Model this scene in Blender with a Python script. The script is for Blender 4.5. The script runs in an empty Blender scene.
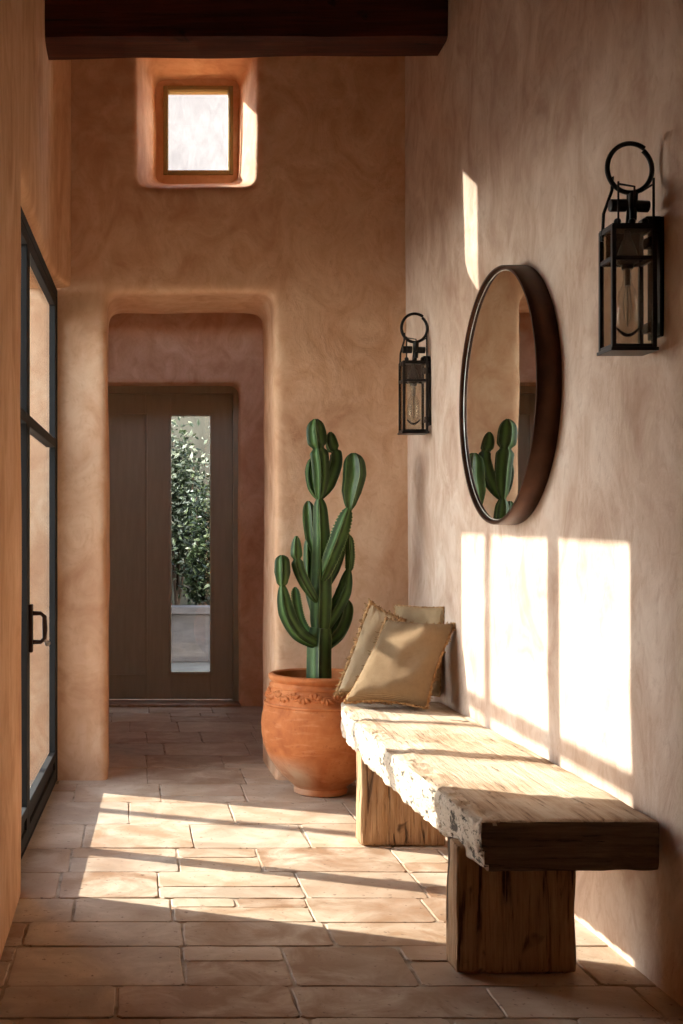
import bpy, bmesh, math, random
from mathutils import Vector, Matrix, noise

random.seed(7)
S = bpy.context.scene
COL = S.collection
CAM_H = 1.32          # eye height
WR = 1.538            # inner face of the long wall on the bench side
WB = 6.59             # front face of the end wall
DG = bpy.context.evaluated_depsgraph_get

# ------------------------------------------------------------------ mesh helper
def lin(r, g, b):
    f = lambda c: (c/255/12.92) if c/255 <= .04045 else ((c/255+.055)/1.055)**2.4
    return (f(r), f(g), f(b), 1)

class MB:
    def __init__(s): s.v = []; s.f = []; s.c = []
    def add(s, vs, fs, col=None):
        o = len(s.v); s.v += [tuple(v) for v in vs]
        s.f += [tuple(i+o for i in f) for f in fs]
        s.c += (col if isinstance(col, list) else [0.0 if col is None else col]*len(vs))
    def box(s, a, b, col=None):
        (x0, y0, z0), (x1, y1, z1) = a, b
        s.add([(x0,y0,z0),(x1,y0,z0),(x1,y1,z0),(x0,y1,z0),(x0,y0,z1),(x1,y0,z1),(x1,y1,z1),(x0,y1,z1)],
              [(3,2,1,0),(4,5,6,7),(0,1,5,4),(1,2,6,5),(2,3,7,6),(3,0,4,7)], col)
    def hexa(s, p, col=None):      # eight corners, bottom four then top four
        s.add(p, [(3,2,1,0),(4,5,6,7),(0,1,5,4),(1,2,6,5),(2,3,7,6),(3,0,4,7)], col)
    def tube(s, pts, rad, n=10, cross=None, closed=False, col=None, up=None):
        P = [Vector(p) for p in pts]; m = len(P)
        R = rad if isinstance(rad, (list, tuple)) else [rad]*m
        T = []
        for i in range(m):
            a = P[(i-1) % m] if (closed or i > 0) else P[0]
            b = P[(i+1) % m] if (closed or i < m-1) else P[-1]
            T.append((b-a).normalized())
        u = Vector(up) if up else (Vector((0,-1,0)) if abs(T[0].y) < .9 else Vector((1,0,0)))
        u = (u - T[0]*u.dot(T[0])).normalized()
        vs = []; cs = []
        for i in range(m):
            u = (u - T[i]*u.dot(T[i])).normalized(); w = T[i].cross(u)
            for k in range(n):
                th = 2*math.pi*k/n; q = cross(th) if cross else 1.0
                vs.append(P[i] + (u*math.cos(th)+w*math.sin(th))*R[i]*q)
                cs.append(col(q, i/(m-1)) if callable(col) else (col or 0.0))
        fs = []
        for i in range(m if closed else m-1):
            for k in range(n):
                a = i*n+k; b = i*n+(k+1) % n; j = ((i+1) % m)*n
                fs.append((a, b, j+(k+1) % n, j+k))
        if not closed:
            fs.append(tuple(range(n-1, -1, -1))); fs.append(tuple((m-1)*n+k for k in range(n)))
        s.add(vs, fs, cs)
    def lathe(s, prof, n=48, c=(0,0,0), axis='z', cap=True):
        vs = []; m = len(prof)
        for r, h in prof:
            for k in range(n):
                t = 2*math.pi*k/n
                if axis == 'z': vs.append((c[0]+r*math.cos(t), c[1]+r*math.sin(t), c[2]+h))
                else: vs.append((c[0]-h, c[1]+r*math.cos(t), c[2]+r*math.sin(t)))
        fs = []
        for i in range(m-1):
            for k in range(n):
                a = i*n+k; b = i*n+(k+1) % n
                fs.append((a, b, b+n, a+n))
        if cap:
            fs.append(tuple(range(n-1, -1, -1))); fs.append(tuple((m-1)*n+k for k in range(n)))
        s.add(vs, fs)
    def ball(s, c, r, n=12, m=8, sc=(1,1,1)):
        prof = [(max(1e-4, r*math.sin(math.pi*i/m)), -r*math.cos(math.pi*i/m)) for i in range(m+1)]
        o = len(s.v); s.lathe(prof, n)
        for i in range(o, len(s.v)):
            x, y, z = s.v[i]; s.v[i] = (c[0]+x*sc[0], c[1]+y*sc[1], c[2]+z*sc[2])
    def mesh(s, name):
        me = bpy.data.meshes.new(name); me.from_pydata(s.v, [], s.f); me.update()
        if any(s.c):
            at = me.attributes.new('tone', 'FLOAT', 'POINT'); at.data.foreach_set('value', s.c)
        return me
    def build(s, name, mat, parent=None, smooth=True, bevel=0, seg=2, flip=True):
        me = s.mesh(name)
        if flip:
            bm = bmesh.new(); bm.from_mesh(me); bmesh.ops.recalc_face_normals(bm, faces=bm.faces); bm.to_mesh(me); bm.free()
        return link(name, me, mat, parent, smooth, bevel, seg)

def link(name, me, mat, parent=None, smooth=True, bevel=0, seg=2):
    o = bpy.data.objects.new(name, me); COL.objects.link(o)
    if mat: me.materials.append(mat)
    if parent:
        w = Vector(parent.location); p = parent.parent
        while p: w += Vector(p.location); p = p.parent
        if not parent.get('_local'): me.transform(Matrix.Translation(-w))
        o.parent = parent
    if bevel:
        b = o.modifiers.new('b', 'BEVEL'); b.width = bevel; b.segments = seg; b.limit_method = 'ANGLE'; b.angle_limit = .6
    if smooth:
        for p in me.polygons: p.use_smooth = True
        try: me.set_sharp_from_angle(angle=.7)
        except Exception: pass
    return o

def thing(name, label, cat, loc, group=None, local=False):
    o = bpy.data.objects.new(name, None); COL.objects.link(o); o.location = loc
    o.empty_display_size = .1
    o['label'] = label; o['category'] = cat
    if group: o['group'] = group
    if local: o['_local'] = 1
    return o
def tag(o, label, cat, group=None, kind=None):
    o['label'] = label; o['category'] = cat
    if group: o['group'] = group
    if kind: o['kind'] = kind
    return o
def struct(o, label=None, cat=None):
    o['kind'] = 'structure'
    if label: o['label'] = label
    if cat: o['category'] = cat
    return o

def evaluated(o, name):
    me = bpy.data.meshes.new_from_object(o.evaluated_get(DG()))
    me.name = name; bpy.data.objects.remove(o); return me

def displace(me, fn):
    n = len(me.vertices); co = [0.0]*(3*n); nr = [0.0]*(3*n)
    me.vertices.foreach_get('co', co); me.vertex_normals.foreach_get('vector', nr)
    for i in range(n):
        p = Vector(co[3*i:3*i+3]); q = Vector(nr[3*i:3*i+3]); co[3*i:3*i+3] = p + q*fn(p, q)
    me.vertices.foreach_set('co', co); me.update()

def soften(adds, subs, voxel, iters, name, wob=0.0, wobscale=1.3, factor=.5):
    """solid minus cutters -> rounded hand-plastered or hand-hewn mesh"""
    o = None
    base = MB()
    for a in adds: base.hexa(a)
    me = base.mesh('tmp'); o = bpy.data.objects.new('tmp', me); COL.objects.link(o)
    bm = bmesh.new(); bm.from_mesh(me); bmesh.ops.recalc_face_normals(bm, faces=bm.faces); bm.to_mesh(me); bm.free()
    r0 = o.modifiers.new('u', 'REMESH'); r0.mode = 'VOXEL'; r0.voxel_size = voxel
    cut = []
    for c in subs:
        m2 = MB(); m2.hexa(c); me2 = m2.mesh('cut')
        bm = bmesh.new(); bm.from_mesh(me2); bmesh.ops.recalc_face_normals(bm, faces=bm.faces); bm.to_mesh(me2); bm.free()
        o2 = bpy.data.objects.new('cut', me2); COL.objects.link(o2); cut.append(o2)
        b = o.modifiers.new('d', 'BOOLEAN'); b.operation = 'DIFFERENCE'; b.object = o2; b.solver = 'EXACT'
    if len(adds) == 1: o.modifiers.remove(r0)
    if cut or len(adds) == 1:
        r = o.modifiers.new('r', 'REMESH'); r.mode = 'VOXEL'; r.voxel_size = voxel
    if iters:
        sm = o.modifiers.new('s', 'SMOOTH'); sm.factor = factor; sm.iterations = iters
    me = evaluated(o, name)
    for c in cut: bpy.data.objects.remove(c)
    if wob:
        displace(me, lambda p, n: wob*(noise.noise(p*wobscale) + .5*noise.noise(p*wobscale*2.7+Vector((9,2,5)))))
    for p in me.polygons: p.use_smooth = True
    return me
def bx(a, b):
    (x0,y0,z0),(x1,y1,z1) = a, b
    return [(x0,y0,z0),(x1,y0,z0),(x1,y1,z0),(x0,y1,z0),(x0,y0,z1),(x1,y0,z1),(x1,y1,z1),(x0,y1,z1)]

# ------------------------------------------------------------------ materials
class NT:
    def __init__(s, name):
        s.m = bpy.data.materials.new(name); s.m.use_nodes = True
        s.t = s.m.node_tree; s.t.nodes.clear()
        s.out = s.n('ShaderNodeOutputMaterial')
    def n(s, kind, **kw):
        x = s.t.nodes.new(kind)
        for k, v in kw.items(): setattr(x, k, v)
        return x
    def l(s, a, b): s.t.links.new(a, b)
    def coords(s, scale=(1,1,1), which='Object', rot=(0,0,0)):
        tc = s.n('ShaderNodeTexCoord'); mp = s.n('ShaderNodeMapping')
        mp.inputs['Scale'].default_value = scale; mp.inputs['Rotation'].default_value = rot
        s.l(tc.outputs[which], mp.inputs['Vector']); return mp.outputs[0]
    def noise(s, vec, scale, detail=4, rough=.55, dist=0):
        x = s.n('ShaderNodeTexNoise'); x.inputs['Scale'].default_value = scale; x.inputs['Detail'].default_value = detail
        x.inputs['Roughness'].default_value = rough; x.inputs['Distortion'].default_value = dist
        s.l(vec, x.inputs['Vector']); return x.outputs['Fac']
    def ramp(s, fac, stops):
        r = s.n('ShaderNodeValToRGB'); e = r.color_ramp.elements
        while len(e) > 1: e.remove(e[-1])
        e[0].position = stops[0][0]; e[0].color = stops[0][1]
        for p, c in stops[1:]:
            q = e.new(p); q.color = c
        s.l(fac, r.inputs[0]); return r.outputs[0]
    def mix(s, fac, a, b, mode='MIX'):
        x = s.n('ShaderNodeMix', data_type='RGBA', blend_type=mode)
        if isinstance(fac, (int, float)): x.inputs[0].default_value = fac
        else: s.l(fac, x.inputs[0])
        for i, q in ((6, a), (7, b)):
            if isinstance(q, tuple): x.inputs[i].default_value = q
            else: s.l(q, x.inputs[i])
        return x.outputs[2]
    def math(s, op, a, b=0):
        x = s.n('ShaderNodeMath', operation=op)
        for i, q in enumerate((a, b)):
            if isinstance(q, (int, float)): x.inputs[i].default_value = q
            else: s.l(q, x.inputs[i])
        return x.outputs[0]
    def bsdf(s, col, rough=.8, metal=0, bump=None, bstr=.3, bdist=.01, spec=.3, sub=None):
        b = s.n('ShaderNodeBsdfPrincipled')
        if isinstance(col, tuple): b.inputs['Base Color'].default_value = col
        else: s.l(col, b.inputs['Base Color'])
        if isinstance(rough, (int, float)): b.inputs['Roughness'].default_value = rough
        else: s.l(rough, b.inputs['Roughness'])
        b.inputs['Metallic'].default_value = metal
        b.inputs['Specular IOR Level'].default_value = spec
        if bump is not None:
            u = s.n('ShaderNodeBump'); u.inputs['Strength'].default_value = bstr; u.inputs['Distance'].default_value = bdist
            s.l(bump, u.inputs['Height']); s.l(u.outputs[0], b.inputs['Normal'])
        s.l(b.outputs[0], s.out.inputs[0]); return s.m
BW = lambda v: (v, v, v, 1)

def plaster(name, c_lo, c_mid, c_hi, streak=(1,1,.45)):
    t = NT(name)
    v = t.coords(); vs = t.coords(streak)
    big = t.noise(v, 1.1, 5, .6, .6)
    mid = t.noise(vs, 4.5, 7, .62, 1.4)
    fine = t.noise(vs, 22, 6, .65, .8)
    f = t.math('ADD', t.math('MULTIPLY', big, .45), t.math('MULTIPLY', mid, .55))
    col = t.ramp(f, [(.36, c_lo), (.5, c_mid), (.64, c_hi)])
    col = t.mix(t.ramp(fine, [(.32, BW(.38)), (.48, BW(0))]), col, c_lo)
    h = t.math('ADD', t.math('MULTIPLY', mid, .8), t.math('MULTIPLY', fine, .35))
    return t.bsdf(col, .85, 0, h, .38, .02, .2)

def wood(name, axis, c_dark, c_mid, c_light, crack=.32, scale=1.0, bstr=.6, rough=.75, wash=None, edge=None):
    t = NT(name)
    sc = [14*scale]*3; sc['xyz'.index(axis)] = 1.1*scale
    v = t.coords(tuple(sc)); sc2 = [62*scale]*3; sc2['xyz'.index(axis)] = 3.2*scale
    v2 = t.coords(tuple(sc2)); v3 = t.coords((1,1,1))
    g = t.noise(v, 1.0, 6, .6, .7); fine = t.noise(v2, 1.0, 5, .6, .3); blot = t.noise(v3, 3.2, 4, .55, .4)
    kv = [1.0]*3; kv['xyz'.index(axis)] = .55; knots = t.noise(t.coords(tuple(kv)), 11.0, 3, .5, .6)
    f = t.math('ADD', t.math('MULTIPLY', g, .42), t.math('ADD', t.math('MULTIPLY', fine, .38), t.math('MULTIPLY', blot, .2)))
    col = t.ramp(f, [(.36, c_dark), (.48, c_mid), (.62, c_light)])
    if wash: col = t.mix(t.ramp(blot, [(.42, BW(0)), (.62, BW(.8))]), col, wash)
    ck = t.ramp(g, [(crack, BW(1)), (crack+.05, BW(0))])
    col = t.mix(t.math('MULTIPLY', ck, .85), col, tuple(c*.22 for c in c_dark[:3])+(1,))
    kk = t.ramp(knots, [(.28, BW(1)), (.34, BW(0))])
    col = t.mix(t.math('MULTIPLY', kk, .8), col, tuple(c*.3 for c in c_dark[:3])+(1,))
    fc = t.ramp(fine, [(.30, BW(.75)), (.39, BW(0))])
    col = t.mix(fc, col, tuple(c*.35 for c in c_dark[:3])+(1,))
    h = t.math('SUBTRACT', t.math('ADD', t.math('MULTIPLY', g, .5), t.math('MULTIPLY', fine, .6)), t.math('MULTIPLY', ck, .5))
    if edge:       # split, weathered live edge: paler with dark worm pits
        at = t.n('ShaderNodeAttribute'); at.attribute_name = 'tone'
        pn = t.noise(t.coords((1,.6,1)), 30, 4, .6, .6); p2 = t.noise(t.coords((1,.7,1)), 75, 3, .6, .3)
        ec = t.mix(t.ramp(pn, [(.38, BW(1)), (.44, BW(0))]), edge, tuple(c*.16 for c in edge[:3])+(1,))
        ec = t.mix(t.ramp(p2, [(.33, BW(.9)), (.40, BW(0))]), ec, tuple(c*.3 for c in edge[:3])+(1,))
        col = t.mix(at.outputs['Fac'], col, ec)
        h = t.math('ADD', h, t.math('MULTIPLY', at.outputs['Fac'], t.math('MULTIPLY', pn, 1.2)))
    return t.bsdf(col, rough, 0, h, bstr, .012, .25)

def metal(name, col, rough=.45, met=.8):
    t = NT(name); v = t.coords(); f = t.noise(v, 14, 4)
    c = t.mix(t.ramp(f, [(.4, BW(0)), (.65, BW(.5))]), col, tuple(min(1, c*2.0) for c in col[:3])+(1,))
    return t.bsdf(c, rough, met, t.noise(v, 60, 3), .12, .003, .5)

def glass(name, tint=(1,1,1,1), refl=.06, rough=.02):
    t = NT(name)
    lw = t.n('ShaderNodeLayerWeight'); lw.inputs['Blend'].default_value = .25
    fac = t.math('ADD', t.math('MULTIPLY', t.math('POWER', lw.outputs['Facing'], 3.0), .35), refl)
    tr = t.n('ShaderNodeBsdfTransparent'); tr.inputs[0].default_value = tint
    gl = t.n('ShaderNodeBsdfGlossy'); gl.inputs['Roughness'].default_value = rough
    mx = t.n('ShaderNodeMixShader'); t.l(fac, mx.inputs[0]); t.l(tr.outputs[0], mx.inputs[1]); t.l(gl.outputs[0], mx.inputs[2])
    t.l(mx.outputs[0], t.out.inputs[0]); return t.m

M = {}
M['plaster_left'] = plaster('plaster_left', lin(190,140,102), lin(214,168,130), lin(228,188,152))
M['plaster_back'] = plaster('plaster_back', lin(196,148,114), lin(216,174,140), lin(230,196,164), (1,1,.8))
M['plaster_right'] = plaster('plaster_right', lin(172,142,122), lin(198,174,155), lin(216,198,182), (1,1,.62))
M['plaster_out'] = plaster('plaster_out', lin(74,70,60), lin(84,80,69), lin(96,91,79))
M['limewash'] = plaster('limewash', lin(94,88,88), lin(104,98,97), lin(114,108,107))
M['ceiling'] = plaster('ceiling', lin(170,120,86), lin(186,138,102), lin(200,152,116))

def tile_mat():
    t = NT('terracotta_tile')
    at = t.n('ShaderNodeAttribute'); at.attribute_name = 'tone'
    v = t.coords(); n1 = t.noise(v, 5, 6, .65, .6); n2 = t.noise(v, 38, 5, .6); n3 = t.noise(v, 1.7, 3, .5)
    base = t.ramp(at.outputs['Fac'], [(0, lin(144,112,86)), (.35, lin(172,142,114)), (.7, lin(186,160,134)), (1, lin(162,146,128))])
    col = t.mix(t.ramp(n1, [(.4, BW(0)), (.66, BW(.75))]), base, lin(214,196,174))
    col = t.mix(t.ramp(n3, [(.35, BW(.5)), (.52, BW(0))]), col, lin(146,110,84))
    col = t.mix(t.ramp(n2, [(.30, BW(.75)), (.38, BW(0))]), col, lin(96,68,52))
    h = t.math('ADD', t.math('MULTIPLY', n1, .7), t.math('MULTIPLY', n2, .3))
    return t.bsdf(col, t.ramp(n1, [(.3, BW(.42)), (.7, BW(.7))]), 0, h, .35, .008, .35)
M['tile'] = tile_mat()
def grout_mat():
    t = NT('grout'); v = t.coords(); n = t.noise(v, 9, 5)
    return t.bsdf(t.ramp(n, [(.35, lin(128,108,90)), (.6, lin(178,160,140))]), .95, 0, n, .4, .01, .1)
M['grout'] = grout_mat()
M['bench_top'] = wood('bench_top', 'y', lin(138,108,82), lin(178,150,122), lin(198,176,150), .26, 1.5, .9, .85, lin(202,184,162), lin(206,188,166))
M['bench_leg'] = wood('bench_leg', 'z', lin(124,92,64), lin(168,130,94), lin(196,160,122), .35, 2.0, 1.0)
M['bench_end_shade'] = wood('bench_end_shade', 'x', lin(66,50,38), lin(100,78,60), lin(130,104,80), .34, 1.4, .8)  # darker wood: shade on the near end face put into its colour
M['beam'] = wood('beam', 'x', lin(40,18,12), lin(62,29,20), lin(86,42,29), .28, .8, .5, .6)
M['black_metal'] = metal('black_metal', lin(34,32,32), .42, .7)
M['door_metal'] = metal('door_metal', lin(14,13,13), .8, 0)
M['bronze'] = metal('bronze', lin(62,38,25), .42, .8)
M['dark_bronze'] = metal('dark_bronze', lin(46,30,22), .45, .7)
M['steel'] = metal('steel', lin(120,112,104), .3, .9)
M['polished'] = metal('polished', lin(196,190,180), .35, .6)
M['glass'] = glass('glass', (.93,.95,.94,1), .05)
M['lamp_glass'] = glass('lamp_glass', (.86,.83,.78,1), .05)
M['bulb_glass'] = glass('bulb_glass', (.93,.92,.9,1), .10)
t = NT('mirror'); b = t.n('ShaderNodeBsdfGlossy'); b.inputs[0].default_value = (.80,.82,.80,1); b.inputs['Roughness'].default_value = .015; t.l(b.outputs[0], t.out.inputs[0]); M['mirror'] = t.m
t = NT('window_paint'); M['window_paint'] = t.bsdf(lin(150,134,94), .65, spec=.1)
t = NT('door_paint'); v = t.coords((6,6,.8)); n = t.noise(v, 5, 4)
M['door_paint'] = t.bsdf(t.ramp(n, [(.3, lin(164,158,138)), (.7, lin(174,168,148))]), .5, 0, n, .08, .004, .35)
def burlap(name, a, b_):
    t = NT(name)
    w1 = t.n('ShaderNodeTexWave', wave_type='BANDS', bands_direction='X'); w2 = t.n('ShaderNodeTexWave', wave_type='BANDS', bands_direction='Y')
    uv = t.coords((1,1,1), 'UV'); 
    for w in (w1, w2):
        w.inputs['Scale'].default_value = 44; w.inputs['Distortion'].default_value = 1.2; w.inputs['Detail'].default_value = 2; w.inputs['Detail Scale'].default_value = 3
        t.l(uv, w.inputs['Vector'])
    n = t.noise(uv, 14, 6, .65); n2 = t.noise(uv, 130, 2)
    h = t.math('MAXIMUM', w1.outputs['Fac'], w2.outputs['Fac'])
    f = t.math('ADD', t.math('MULTIPLY', h, .45), t.math('ADD', t.math('MULTIPLY', n, .35), t.math('MULTIPLY', n2, .2)))
    return t.bsdf(t.ramp(f, [(.32, a), (.66, b_)]), .95, 0, h, .8, .006, .1)
M['burlap'] = burlap('burlap', lin(104,80,56), lin(170,142,110))
M['linen'] = burlap('linen', lin(176,142,104), lin(224,196,158))
M['linen_grey'] = burlap('linen_grey', lin(146,116,82), lin(198,168,130))
t = NT('fringe'); n = t.noise(t.coords(), 60, 3); M['fringe'] = t.bsdf(t.ramp(n, [(.35, lin(128,92,58)), (.65, lin(184,144,100))]), .95, spec=.1)
def terracotta():
    t = NT('terracotta'); v = t.coords(); n1 = t.noise(v, 5, 6, .6, .5); n2 = t.noise(v, 45, 4); n3 = t.noise(t.coords((1,1,5)), 9, 4)
    col = t.ramp(n1, [(.32, lin(152,84,44)), (.5, lin(178,104,58)), (.68, lin(196,126,78))])
    col = t.mix(t.ramp(n3, [(.55, BW(0)), (.72, BW(.35))]), col, lin(214,150,108))
    col = t.mix(t.ramp(n2, [(.32, BW(.4)), (.4, BW(0))]), col, lin(140,74,42))
    sx = t.n('ShaderNodeSeparateXYZ'); tc = t.n('ShaderNodeTexCoord'); t.l(tc.outputs['Object'], sx.inputs[0])
    # chalky bloom low on one flank of the pot
    m = t.math('MULTIPLY', t.ramp(sx.outputs['Z'], [(.06, BW(.9)), (.22, BW(0))]), t.ramp(sx.outputs['X'], [(0.0, BW(1)), (.02, BW(0))]))
    mx = t.n('ShaderNodeMapRange'); mx.inputs['From Min'].default_value = -.03; mx.inputs['From Max'].default_value = -.15; t.l(sx.outputs['X'], mx.inputs['Value'])
    bl = t.math('MULTIPLY', t.math('MULTIPLY', mx.outputs[0], t.ramp(sx.outputs['Z'], [(.12, BW(1)), (.23, BW(0))])), t.ramp(n1, [(.35, BW(.3)), (.6, BW(1))]))
    col = t.mix(bl, col, lin(182,160,134))
    return t.bsdf(col, .8, 0, t.math('ADD', n1, t.math('MULTIPLY', n2, .4)), .2, .006, .25)
M['terracotta'] = terracotta()
t = NT('soil'); n = t.noise(t.coords(), 40, 5); M['soil'] = t.bsdf(t.ramp(n, [(.3, lin(40,28,20)), (.7, lin(86,64,48))]), .95, 0, n, .8, .02, .1)
def cactus_mat():
    t = NT('cactus_skin'); at = t.n('ShaderNodeAttribute'); at.attribute_name = 'tone'
    v = t.coords((1,1,.5)); n = t.noise(v, 16, 5, .6)
    col = t.ramp(n, [(.32, lin(26,42,18)), (.55, lin(46,68,30)), (.75, lin(76,98,44))])
    col = t.mix(t.ramp(at.outputs['Fac'], [(.66, BW(0)), (.9, BW(.75))]), col, lin(134,148,84))
    col = t.mix(t.ramp(at.outputs['Fac'], [(0.02, BW(.5)), (.35, BW(0))]), col, lin(96,132,66))
    return t.bsdf(col, .5, 0, n, .25, .006, .35)
M['cactus'] = cactus_mat()
t = NT('spine'); M['spine'] = t.bsdf(lin(120,96,66), .7)
def leaf_mat(name, a, b_, c):
    t = NT(name); at = t.n('ShaderNodeAttribute'); at.attribute_name = 'tone'
    col = t.ramp(at.outputs['Fac'], [(0, a), (.5, b_), (1, c)])
    d = t.n('ShaderNodeBsdfPrincipled'); t.l(col, d.inputs['Base Color']); d.inputs['Roughness'].default_value = .4
    tr = t.n('ShaderNodeBsdfTranslucent'); t.l(col, tr.inputs[0])
    mx = t.n('ShaderNodeMixShader'); mx.inputs[0].default_value = .25; t.l(d.outputs[0], mx.inputs[1]); t.l(tr.outputs[0], mx.inputs[2])
    t.l(mx.outputs[0], t.out.inputs[0]); return t.m
M['leaf'] = leaf_mat('leaf', lin(22,32,16), lin(44,58,30), lin(120,130,92))
M['leaf_pale'] = leaf_mat('leaf_pale', lin(28,38,20), lin(58,70,38), lin(190,192,168))
t = NT('bark'); n = t.noise(t.coords((8,8,1)), 4, 4); M['bark'] = t.bsdf(t.ramp(n, [(.3, lin(60,44,34)), (.7, lin(110,88,70))]), .9, 0, n, .6, .02)
t = NT('stone'); n = t.noise(t.coords((1,1,3)), 4, 6); M['stone'] = t.bsdf(t.ramp(n, [(.3, lin(72,66,64)), (.7, lin(98,91,89))]), .9, 0, n, .4, .02)
t = NT('terrace'); n = t.noise(t.coords(), 3, 5); M['terrace'] = t.bsdf(t.ramp(n, [(.3, lin(92,86,78)), (.7, lin(116,110,100))]), .9, 0, n, .3, .02)

# ------------------------------------------------------------------ the setting
# end wall with the deep portal and the splayed high window
wx0, wx1, wz0, wz1, wy = .180, .598, 3.46, 3.99, 7.04
win_cut = [(.02,WB-.02,3.255),(.69,WB-.02,3.255),(wx1+.02,7.14,wz0-.02),(wx0-.02,7.14,wz0-.02),(.02,WB-.02,4.10),(.69,WB-.02,4.10),(wx1+.02,7.14,wz1+.02),(wx0-.02,7.14,wz1+.02)]
win_hole = [(wx0+.01,7.12,wz0+.01),(wx1-.01,7.12,wz0+.01),(wx1-.01,7.4,wz0-.02),(wx0-.30,7.4,wz0-.02),(wx0+.01,7.12,wz1-.01),(wx1-.01,7.12,wz1-.01),(wx1-.01,7.4,wz1+.22),(wx0-.30,7.4,wz1+.22)]
portal = bx((-.137,6.3,-.3),(.786,7.6,2.68))
me = soften([bx((-1.0,WB,-.2),(2.1,7.26,4.6))], [portal, win_cut, win_hole], .024, 14, 'wall_back', .010, 1.6)
# keep the plaster reveal crisp only where the window frame sits
wall_back = struct(link('wall_back', me, M['plaster_back']), 'terracotta plaster end wall with a deep rounded portal', 'wall')

# bench-side wall
me = soften([[(WR+.076,-2.4,-.2),(WR+.3,-2.4,-.2),(WR+.3,7.2,-.2),(WR-.024,7.2,-.2),(WR+.05,-2.4,4.6),(WR+.3,-2.4,4.6),(WR+.3,7.2,4.6),(WR-.05,7.2,4.6)]], [], .05, 2, 'wall_right', .006, 1.1)
struct(link('wall_right', me, M['plaster_right']), 'long pinkish beige plaster wall behind bench and mirror', 'wall')

# door-side wall: solid up to the near jamb, lintel above the glazed door
near = bx((-.60,-2.4,-.2),(-.415,4.545,4.6))
lint = [bx((-.60,4.4,2.70),(-.415,6.9,4.6))]
for (ya, xa), (yb, xb) in (((6.0,-.415),(6.25,-.40)),((6.25,-.40),(6.42,-.375)),((6.42,-.375),(6.53,-.345)),((6.53,-.345),(6.8,-.29))):
    lint.append([(-.60,ya,2.70),(xa,ya,2.70),(xb,yb+.01,2.70),(-.60,yb+.01,2.70),(-.60,ya,4.6),(xa,ya,4.6),(xb,yb+.01,4.6),(-.60,yb+.01,4.6)])
me = soften([near]+lint, [], .024, 12, 'wall_left', .006, 1.5)
struct(link('wall_left', me, M['plaster_left']), 'warm orange plaster wall beside the black glass door', 'wall')

b = MB(); b.box((-.6,-2.4,-.2),(WR+.25,-2.2,4.6)); struct(b.build('wall_front', M['beam'], smooth=False))
b = MB(); b.box((-.7,-2.4,4.38),(1.9,5.85,4.6)); struct(b.build('ceiling', M['beam'], smooth=False))
b = MB(); b.box((-.7,5.85,4.38),(1.9,7.3,4.6)); struct(b.build('ceiling_bay', M['plaster_back'], smooth=False))

# corridor beyond the portal
b = MB(); b.box((-.62,7.2,-.2),(-.40,9.6,3.25)); struct(b.build('wall_corridor_left', M['plaster_back'], smooth=False))
b = MB(); b.box((1.15,7.2,-.2),(1.4,9.6,3.25)); struct(b.build('wall_corridor_right', M['plaster_back'], smooth=False))
b = MB()
for q in (((-.62,7.2,3.25),(1.4,8.3,3.4)), ((-.62,9.15,3.25),(1.4,10.0,3.4)), ((-.62,8.3,3.25),(-.05,9.15,3.4)), ((.95,8.3,3.25),(1.4,9.15,3.4))): b.box(*q)
struct(b.build('ceiling_corridor', M['ceiling'], smooth=False))
b = MB()      # skylight well added to let more daylight into the corridor
for q in (((-.2,8.15,3.4),(1.1,8.3,3.80)), ((-.2,9.15,3.4),(1.1,9.3,4.06)), ((-.2,8.3,3.4),(-.05,9.15,3.85)), ((.95,8.3,3.4),(1.1,9.15,3.85))): b.box(*q)
struct(b.build('added_skylight', M['stone'], smooth=False), 'added plaster skylight curb on the corridor roof', 'skylight')
me = soften([bx((-.62,9.5,-.2),(1.5,9.86,3.3))], [bx((-.45,9.3,-.4),(.856,10.1,2.56))], .024, 8, 'wall_corridor_end', .006)
struct(link('wall_corridor_end', me, M['plaster_back']), 'plaster wall around the brown panelled door', 'wall')
b = MB(); b.box((-.45,9.46,-.04),(.86,9.90,.022)); struct(b.build('trim_1', M['tile'], bevel=.006))
b = MB(); b.box((-6,2.4,-.2),(-.62,2.7,3.3)); struct(b.build('wall_sky_blocker', M['plaster_out'], bevel=.03))  # unseen wall added to block low sky light from the outdoor wall
# soft rounded wall return outside, seen through the glass door
me = soften([bx((-1.75,8.2,-.2),(-.45,8.5,3.6))], [], .05, 3, 'wall_outside', .01)
struct(link('wall_outside', me, M['plaster_out']), 'beige outdoor wall seen through the glass door', 'wall')

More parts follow.
